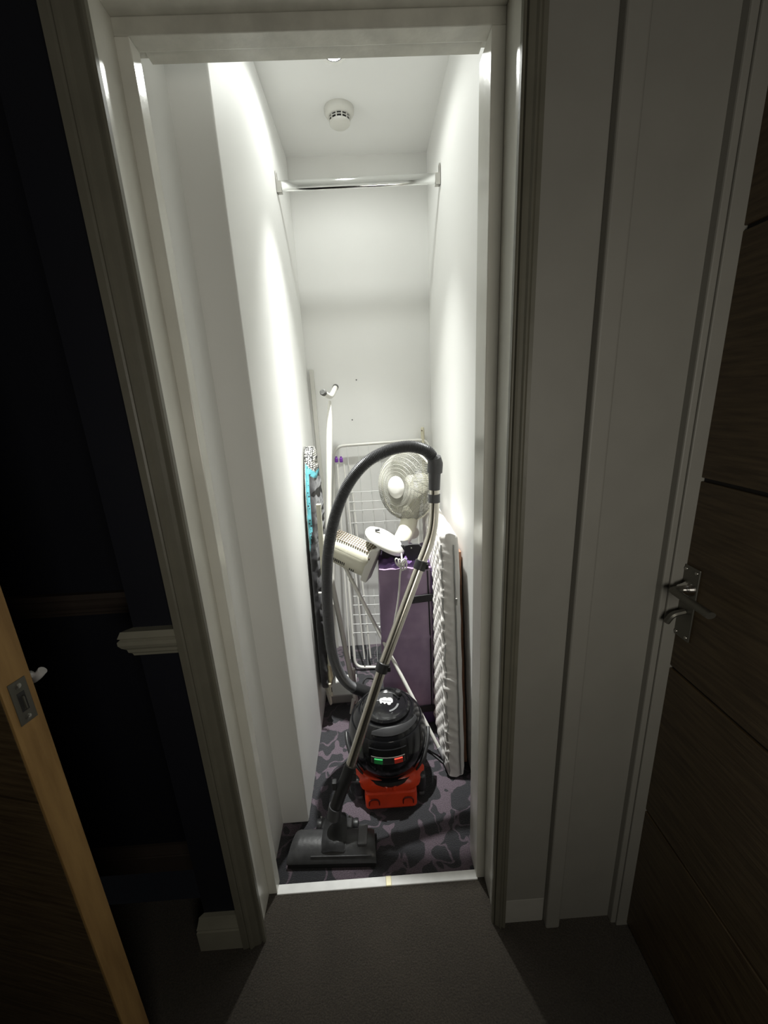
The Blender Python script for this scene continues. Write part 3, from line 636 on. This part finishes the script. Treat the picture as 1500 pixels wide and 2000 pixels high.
bm = new(); box(bm, HL-.004, HL+.002, -HW*.75, HW*.75, -HH*.8, HH*.75, bev=.002, T=Th); link('outlet_grille', bm, brownv, heat)
# base slab standing off the lower end
bm = new(); F = [at(x, y, Y=.635) for x, y in ((722, 1076), (739, 1077), (714, 1139), (703, 1133))]; B = [at(x+11, y-12, Y=.735) for x, y in ((722, 1076), (739, 1077), (714, 1139), (703, 1133))]
F = [bm.verts.new(p) for p in F]; B = [bm.verts.new(p) for p in B]; bm.faces.new(F); bm.faces.new(B[::-1])
for k in range(4): bm.faces.new((F[k], F[(k+1) % 4], B[(k+1) % 4], B[k]))
bmesh.ops.recalc_face_normals(bm, faces=bm.faces); bmesh.ops.bevel(bm, geom=list(bm.edges), offset=.002, segments=2, affect='EDGES'); link('foot_plate', bm, whitep, heat, sm=50)
bm = new(); tube(bm, spline([Th @ V((HL*.45, -.03, -.11)), Th @ V((HL*.2, -.02, -.135)), at(697, 1152, Y=.72)], 5), .0025, 6); link('cord', bm, creamp, heat, sm=True)

# ------------------------------------------------------------------ folding mattress in a quilted cover, against right wall
mt = thing('folding_mattress', 'white quilted folding mattress with side zip leaning on the right wall', 'mattress', (.26, .65, 0))
mx0, mx1, mz = .222, .290, .93
def shear(p): return V((p.x, p.y+.13*p.z/mz, p.z))
def mf(p, u, v, w_):
    q = p.copy(); z = p.z; y = p.y
    # diamond quilting on the room face
    if u == 0:
        a = (z*1.0+y*1.0)/.052; b = (z*1.0-y*1.0)/.052
        q.x -= .0105*math.sqrt(abs(math.sin(math.pi*a)*math.sin(math.pi*b)))
        e = min(v, 1-v)*14; q.x += .006*max(0, 1-e)
    if v == 0:
        e = min(u, 1-u)*2; q.y -= .008*math.sqrt(max(0, e))
        q.y += .0035*noise.noise(V((p.x*30+z*40, 1, z*42)))*(1.2-u)+.0025*math.sin(z*150+p.x*90+6*N3(p, 12))*(.9-u)+.002*noise.noise(V((p.x*60, 2, z*110)))*(1-u)
    if u == 0 and v == 0: q.x += .004*math.sin(z*60)
    if u == 1: q.x -= .002*abs(math.sin(z*20))
    if w_ == 1: q.z += .012*math.sin(math.pi*min(1, max(0, u)))+.006*N3(p, 18)
    if w_ == 0: q.z += .010*(1-math.sin(math.pi*u))+.004
    k = min(1, (1-w_)*22); q.x = (mx0+mx1)/2+(q.x-(mx0+mx1)/2)*(.86+.14*k)
    k = min(1, w_*22); q.x = (mx0+mx1)/2+(q.x-(mx0+mx1)/2)*(.80+.20*k); q.x -= .004*(1-w_)
    return shear(q)
bm = grid_box(mx0, mx1, .335, .80, .006, mz, 10, 44, 150, mf); link('quilted_cover', bm, quilt, mt, sm=70)
def edge(px_, dy, r_, m, nm):
    bm = new(); pts = []
    for i in range(60):
        z = .02+(mz-.045)*i/59; pts.append(shear(V((px_+.0025*math.sin(z*62)*(1 if px_ < .23 else .2), .335+dy, z))))
    tube(bm, pts, r_, 6); return link(nm, bm, m, mt, sm=True)
edge(mx0+.004, -.002, .0028, zipm, 'seam_piping')
edge(mx0+.047, -.0085, .0026, zipm, 'zip')
bm = new(); p = shear(V((mx0+.050, .335-.012, .70))); box(bm, p.x-.004, p.x+.004, p.y-.003, p.y+.002, p.z-.014, p.z+.014, bev=.002); link('zip_puller', bm, brushed, mt)
bm = grid_box(.297, .311, .40, .86, .004, .850, 4, 20, 50, lambda p, u, v, w_: shear(p+V((-.002+N3(p, 20)*.0015, N3(p, 18, 2)*.008, 0))))
tag(link('folded_blanket', bm, peach, sm=60), 'peach blanket squeezed between the mattress and the right wall', 'blanket')

# ------------------------------------------------------------------ vacuum cleaner
VC = V((-.001, .388, 0))
vac = thing('vacuum_cleaner', 'black and red tub vacuum cleaner with hose, steel wand and floor head', 'vacuum cleaner', VC)
# dome
prof = [(.10, .085), (.130, .092), (.143, .105), (.152, .130), (.156, .160), (.156, .190), (.153, .222), (.147, .248), (.141, .264), (.138, .268), (.134, .266), (.131, .274), (.120, .293), (.110, .302), (.104, .303), (.101, .299), (.096, .299), (.094, .310), (.087, .317), (.080, .318), (.076, .314), (.068, .316), (.030, .321), (0, .322)]
prof = [(r*.95, h) for r, h in prof]
bm = new(); lathe(bm, prof, VC, n=72); dome = link('tub', bm, blackp, vac, sm=25)
bm = new(); r0, r1 = .1165, .098
for k in range(30):      # matt grey crescent on the shoulder, front right
    pass
def shoulder(r):
    for (ra0, za0), (rb0, zb0) in zip(prof[10:], prof[11:]):
        if rb0 <= r <= ra0: return za0+(zb0-za0)*(ra0-r)/max(1e-6, ra0-rb0)
    return .303
RW = []
for k in range(31):
    a = math.radians(-118+k*3.2); wd = math.sin(math.pi*min(1, (k+2)/26)) if k < 12 else 1-.6*max(0, (k-12)/18)
    RW.append([bm.verts.new(VC+V((r_*math.cos(a), r_*math.sin(a), shoulder(r_)+.0022))) for r_ in [.1205-.020*wd*q/5 for q in range(6)]])
for A_, B_ in zip(RW, RW[1:]):
    for q in range(5): bm.faces.new((A_[q], B_[q], B_[q+1], A_[q+1]))
bmesh.ops.solidify(bm, geom=list(bm.faces), thickness=.001); link('shoulder_trim', bm, greyp, dome, sm=60)
# bumper ring between tub and base
bm = new(); lathe(bm, [(.132, .080), (.146, .086), (.149, .096), (.145, .106), (.136, .104)], VC, n=64); link('bumper_ring', bm, blackm, vac, sm=True)
# lid details: recessed handle, knob, emblem, arc mark
bm = new(); 
for k in range(1): tube(bm, [VC+V((.052*math.cos(math.radians(a)), .052*math.sin(math.radians(a)), .320)) for a in range(15, 170, 8)], .005, 8)
link('lid_handle', bm, blackp, dome, sm=True)
bm = new(); lathe(bm, [(.012, 0), (.012, .014), (.009, .018), (0, .019)], VC+V((.050, .040, .316)), n=18); link('lid_knob', bm, blackm, dome, sm=True)
bm = new(); box(bm, VC.x-.036, VC.x+.030, VC.y+.008, VC.y+.055, .317, .323, bev=.003); link('lid_plate', bm, blackm, dome)
ec = at(755, 1369, Z=.3245)
emb = [(-.026, .000), (-.027, .010), (-.022, .017), (-.014, .018), (-.010, .021), (-.002, .020), (.002, .015), (.008, .018), (.016, .017), (.022, .010), (.024, .000), (.022, -.010), (.016, -.012), (.014, -.019), (.008, -.021), (.003, -.018), (.002, -.010), (-.003, -.009), (-.005, -.014), (-.010, -.014), (-.012, -.007), (-.018, -.006), (-.020, -.012), (-.024, -.009)]
bm = new(); prism(bm, emb, lambda a, b: V((ec.x+a, ec.y+b, .3228)), lambda a, b: V((ec.x+a, ec.y+b, .3242))); em = link('emblem', bm, sticker, dome)
bm = new()
for a, b in ((-.016, .003), (-.010, .001), (-.004, .000), (.002, -.001), (.008, -.002), (.014, -.003)):
    box(bm, ec.x+a-.002, ec.x+a+.002, ec.y+b-.0022, ec.y+b+.0022, .3242, .3245)
link('emblem_lettering', bm, greyp, em)
bm = new(); V1, V2 = [], []
for k in range(13):
    a = math.radians(-75+k*5.2); V1.append(bm.verts.new(VC+V((.050*math.cos(a), .050*math.sin(a), .3205)))); V2.append(bm.verts.new(VC+V((.043*math.cos(a), .043*math.sin(a), .3210))))
for k in range(12): bm.faces.new((V1[k], V1[k+1], V2[k+1], V2[k]))
bmesh.ops.solidify(bm, geom=list(bm.faces), thickness=.001); link('dial_mark', bm, greyprint, dome)
# switch panel curved around the front
def dr(z):
    for (ra0, za0), (rb0, zb0) in zip(prof, prof[1:]):
        if za0 <= z <= zb0: return ra0+(rb0-ra0)*(z-za0)/max(1e-6, zb0-za0)
    return .12
def curved(a0, a1, z0_, z1_, off0, off1, na_=14, nz_=4, skew=0):
    bm = new(); G = []
    for i in range(na_+1):
        a = math.radians(-90+a0+(a1-a0)*i/na_); row = []
        for j in range(nz_+1):
            z = z0_+(z1_-z0_)*j/nz_; row.append((a, z))
        G.append(row)
    def P_(a, z, o): r_ = dr(z)+o; return VC+V((r_*math.cos(a), r_*math.sin(a), z))
    A_ = [[bm.verts.new(P_(a, z, off0)) for a, z in row] for row in G]; B_ = [[bm.verts.new(P_(a, z, off1)) for a, z in row] for row in G]
    for i in range(na_):
        for j in range(nz_):
            bm.faces.new((A_[i][j], A_[i][j+1], A_[i+1][j+1], A_[i+1][j])); bm.faces.new((B_[i][j], B_[i+1][j], B_[i+1][j+1], B_[i][j+1]))
    for i in range(na_):
        for j in (0, nz_): bm.faces.new((A_[i][j], A_[i+1][j], B_[i+1][j], B_[i][j]))
    for j in range(nz_):
        for i in (0, na_): bm.faces.new((A_[i][j], A_[i][j+1], B_[i][j+1], B_[i][j]))
    return bm
spn = link('switch_panel', curved(-28, 26, .196, .247, -.004, .004), blackp, vac, sm=40)
bm = curved(-24, 22, .197, .222, .001, .0055); link('switch_bezel', bm, dull_steel, spn, sm=40)
bm = curved(-22, 20, .199, .220, .004, .006); link('switch_recess', bm, blackm, spn, sm=40)
link('green_switch', curved(-19, -8, .202, .218, .004, .011, 6, 2), greenb, spn); link('red_switch', curved(7, 18, .202, .218, .004, .011, 6, 2), redb, spn)
# carry handle hooks at the sides
for s in (-1, 1):
    pts = []
    for k in range(15):
        q = k/14; a = math.radians(-90+s*(86-46*q)); z = .205-.085*q**1.4; r_ = dr(z)+.008; pts.append(VC+V((r_*math.cos(a), r_*math.sin(a), z)))
    bm = new(); tube(bm, pts, [.007]*11+[.006, .005, .004, .003], 10); link('carry_handle', bm, blackm, vac, sm=True)
# red base : lofted chassis
bm = new()
def loopr(z, wx, yf_, yb_, rc):
    pts = []
    for cxs, cys, a0 in ((1, 1, 0), (-1, 1, 90), (-1, -1, 180), (1, -1, 270)):
        for k in range(5):
            a = math.radians(a0+k*22.5); yy0 = (yb_-rc) if cys > 0 else (yf_+rc)
            pts.append(V((VC.x+cxs*(wx-rc)+rc*math.cos(a), yy0+rc*math.sin(a), z)))
    return pts
lv = [(.012, .086, .226, .50, .012), (.020, .092, .222, .52, .014), (.050, .093, .228, .53, .016), (.066, .093, .234, .53, .02), (.070, .094, .240, .53, .03), (.078, .112, .240, .53, .04), (.095, .128, .247, .52, .06), (.110, .126, .262, .515, .08)]
rings = [[bm.verts.new(p) for p in loopr(*a)] for a in lv]
for A_, B_ in zip(rings, rings[1:]):
    for k in range(20): bm.faces.new((A_[k], A_[(k+1) % 20], B_[(k+1) % 20], B_[k]))
bm.faces.new(rings[0][::-1]); bm.faces.new(rings[-1]); base = link('base', bm, redp, vac, sm=35)
for s in (-1, 1):
    bm = new(); cxv = VC.x+s*.060; tube(bm, fillet([V((cxv-.018, .2265, .016)), V((cxv-.018, .226, .055)), V((cxv+.018, .226, .055)), V((cxv+.018, .2265, .016))], .017, 6), .0028, 8); link('moulded_arch', bm, redd, base, sm=True)
    bm = new(); tube(bm, spline([V((VC.x+s*.022, .252, .093)), V((VC.x+s*.014, .243, .085)), V((VC.x+s*.011, .240, .076))], 4), .006, 8); link('moulded_rib', bm, redp, base, sm=True)
    # wheels + castor housings
    bm = new(); xw = VC.x+s*.112; lathe(bm, [(.030, -.020), (.062, -.020), (.068, -.014), (.068, .014), (.062, .020), (.030, .020)], (xw, .425, .069), (1, 0, 0), 40); wl = link('rear_wheel', bm, blackm, vac, sm=35)
    bm = new(); lathe(bm, [(.040, .0), (.040, .006), (.030, .012), (0, .014)], (xw+s*.018, .425, .069), (s, 0, 0), 30); link('hub_cap', bm, greyp, wl, sm=True)
    bm = new(); box(bm, xw-.019, xw+.017, .262, .36, .022, .100, bev=.014, seg=4); link('wheel_housing', bm, blackm, vac, sm=True)
    bm = new(); lathe(bm, [(.008, -.010), (.019, -.010), (.022, -.006), (.022, .006), (.019, .010), (.008, .010)], (xw, .285, .0225), (1, 0, 0), 24); link('castor', bm, greyp, vac, sm=35)
link('underside', box(new(), VC.x-.085, VC.x+.085, .24, .50, .004, .014, bev=.002), blackm, vac)
# hose
Yt = .40
hp_ = [(718, 1352, .50), (700, 1347, .485), (680, 1336, .465), (662, 1312, .445), (648, 1270, .43), (641, 1210, .42), (638.5, 1150, .41), (640, 1090, .40), (648, 1035, .395), (662, 985, .39), (684, 940, .385), (716, 903, .38), (758, 880, .38), (800, 872, .385), (832, 880, .39), (845, 893, .395)]
HP = spline([at(x, y, Y=yy) for x, y, yy in hp_], 14)
# resample with constant pitch for the corrugation
L = [0]
for a, b in zip(HP, HP[1:]): L.append(L[-1]+(b-a).length)
pitch = .0023; pts, rr = [], []; i = 0; s = 0; k = 0
while s < L[-1]:
    while L[i+1] < s: i += 1
    pts.append(HP[i].lerp(HP[i+1], (s-L[i])/(L[i+1]-L[i]))); rr.append(.0190 if k % 2 else .0172); k += 1; s += pitch
bm = new(); tube(bm, pts, rr, 20); hose = link('hose', bm, hose_m, vac, sm=60)
bm = new(); a, b = at(722, 1354, Y=.51), at(694, 1344, Y=.48); tube(bm, [a+(a-b)*.2+V((0, 0, -.02)), a, b, b+(b-a)*.15], [.026, .0245, .0225, .021], 24); link('hose_inlet', bm, blackm, vac, sm=True)
# cuff, handle tube, wand
def seg(pts_, r_, nm, m, par=vac, n=24, sm=40):
    bm = new(); tube(bm, pts_, r_, n); return link(nm, bm, m, par, sm=sm)
c0_, c1_, c2_, c3_ = at(848, 893, Y=.395), at(850, 906, Y=.400), at(849, 922, Y=.403), at(848, 956, Y=.404)
seg([c0_, c1_, c1_+(c2_-c1_)*.1, c2_, c2_+(c3_-c2_)*.02], [.021, .0245, .0245, .0245, .021], 'hose_cuff', greyp)
seg([c2_, c3_], [.0195, .0185], 'handle_tube', greyp)
w0, w1, w2, w3, w4 = at(848, 952, Y=.404), at(848, 990, Y=.402), at(845, 1030, Y=.395), at(835, 1068, Y=.385), at(821, 1104, Y=.365)
wend = at(683, 1500, Y=.165)
seg(spline([w0, w1, w2, w3, w4], 8), .0165, 'bent_wand', wand_m)
seg([at(848, 965, Y=.404), at(848, 981, Y=.4025)], .0192, 'wand_collar', greyp)
wm = at(747, 1303, Y=w4.y+(wend.y-w4.y)*.52)
dw = (wend-w4).normalized()
seg([w4, wm], .0168, 'upper_wand', wand_m); seg([wm-dw*.004, wend], .0160, 'lower_wand', wand_m)
def clipb(p, nm, d_, s1=.021):
    seg([p-d_*.016, p-d_*.014, p+d_*.014, p+d_*.016], [s1*.9, s1, s1, s1*.9], nm, blackm)
    bm = new(); q = p+V((.020, -.003, .0)); box(bm, q.x-.006, q.x+.006, q.y-.010, q.y+.010, q.z-.012, q.z+.008, bev=.003); link(nm+'_tab', bm, blackm, vac)
clipb(w4, 'wand_clip', dw); clipb(wm, 'wand_clip', dw)
# elbow to floor head
k0, k1, k2, k3, k4 = wend+dw*-.01, at(676, 1520, Y=.155), at(664, 1552, Y=.145), at(655, 1578, Y=.137), at(652, 1597, Y=.130)
seg(spline([k0, k1, k2, k3], 6), [.0195]*7+[.020]*12, 'elbow', blackm)
seg([at(656, 1574, Y=.138), at(655, 1578, Y=.137), k4], [.0225, .0225, .0215], 'swivel_collar', hose_m)
bm = new(); q = at(668, 1530, Y=.150); box(bm, q.x-.032, q.x-.016, q.y-.008, q.y+.012, q.z-.020, q.z+.010, bev=.003); link('height_clip', bm, blackm, vac)
bm = new(); q = at(683, 1512, Y=.155); box(bm, q.x-.002, q.x+.020, q.y-.008, q.y+.012, q.z-.024, q.z+.008, bev=.004); link('latch_button', bm, blackm, vac)
# floor head (about 29 cm wide)
fl0, fl1 = at(561, 1698, Z=.0), at(736, 1694, Z=.0)
dxh = (fl1-fl0); Wd = dxh.length; hx = dxh.normalized(); hy = V((-hx.y, hx.x, 0)); 
Tf = Matrix(((hx.x, hy.x, 0, fl0.x), (hx.y, hy.y, 0, fl0.y), (0, 0, 1, 0), (0, 0, 0, 1)))
bm = new(); S_ = [(0, .019), (.002, .030), (.014, .044), (.034, .054), (.056, .057), (.078, .052), (.092, .040), (.096, .019)]
nst = 20; rings = []
for i in range(nst+1):
    u = i/nst; e = min(u, 1-u)*nst; hs = 1 if e >= 1 else .80; ys = .010*(max(0, 1-u*7)) ; row = []
    for y, z in S_:
        xx = u*Wd + (.018*(y/.096) if u < .5 else -.010*(y/.096))*(abs(u-.5)*2)
        row.append(bm.verts.new(Tf @ V((xx, y, .012+(z-.012)*hs))))
    rings.append(row)
for A_, B_ in zip(rings, rings[1:]):
    for k in range(len(S_)): bm.faces.new((A_[k], A_[(k+1) % len(S_)], B_[(k+1) % len(S_)], B_[k]))
bm.faces.new(rings[0][::-1]); bm.faces.new(rings[-1]); fh = link('floor_head', bm, headp, vac, sm=45)
bm = new(); box(bm, .002, Wd-.002, .0005, .090, .0, .020, bev=.002, T=Tf); link('brush_skirt', bm, brush_m, fh)
# central pedal / neck cover
def P3(x, y, z): return Tf @ V((x, y, z))
bm = new(); xc = Wd*.52; rows = []
for i, (y, z, hw) in enumerate([(.014, .052, .034), (.018, .058, .0375), (.040, .064, .040), (.062, .068, .040), (.084, .072, .039), (.100, .077, .037), (.112, .080, .034), (.120, .078, .030)]):
    rows.append([bm.verts.new(P3(xc+hw*math.sin(t_*.35)/math.sin(.35*1.0)/1.0 if False else xc+hw*t_, y, z-.006*t_*t_)) for t_ in (-1, -.9, -.6, -.3, 0, .3, .6, .9, 1)])
for A_, B_ in zip(rows, rows[1:]):
    for k in range(8): bm.faces.new((A_[k], A_[k+1], B_[k+1], B_[k]))
bmesh.ops.solidify(bm, geom=list(bm.faces), thickness=.012); link('neck_cover', bm, headp, fh, sm=60)
bm = new(); box(bm, Wd*.79, Wd*.79+.030, .028, .092, .050, .060, bev=.003, T=Tf); link('floor_pedal', bm, greyp, fh, sm=True)
bm = new(); box(bm, Wd*.27, Wd*.95, .006, .010, .038, .0415, bev=.001, T=Tf); link('front_ridge', bm, blackm, fh)
bm = new(); box(bm, xc-.055, xc+.055, .090, .135, .006, .040, bev=.008, seg=3, T=Tf); link('rear_carriage', bm, blackm, fh, sm=True)
for s in (-1, 1):
    bm = new(); lathe(bm, [(.006, -.008), (.018, -.008), (.020, 0), (.018, .008), (.006, .008)], P3(xc+s*.062, .118, .020), hx, 20); link('castor', bm, blackm, fh, sm=True)
    bm = new(); lathe(bm, [(.004, 0), (.003, .002), (0, .003)], P3(xc+s*.047, .100, .082), -hy, 12); link('pivot_pin', bm, chrome, fh, sm=True)
# mains cable lying behind
bm = new(); tube(bm, spline([at(838, 1466, Z=.006), at(855, 1480, Z=.006), at(872, 1494, Z=.006), at(900, 1512, Z=.006)], 6), .004, 8); link('mains_cable', bm, blackm, vac, sm=True)
bm = new(); tube(bm, spline([at(722, 1348, Z=.02), at(709, 1338, Z=.05), at(716, 1325, Z=.07), at(735, 1330, Z=.03), at(745, 1348, Z=.006)], 6), .004, 8); link('mains_cable', bm, blackm, vac, sm=True)
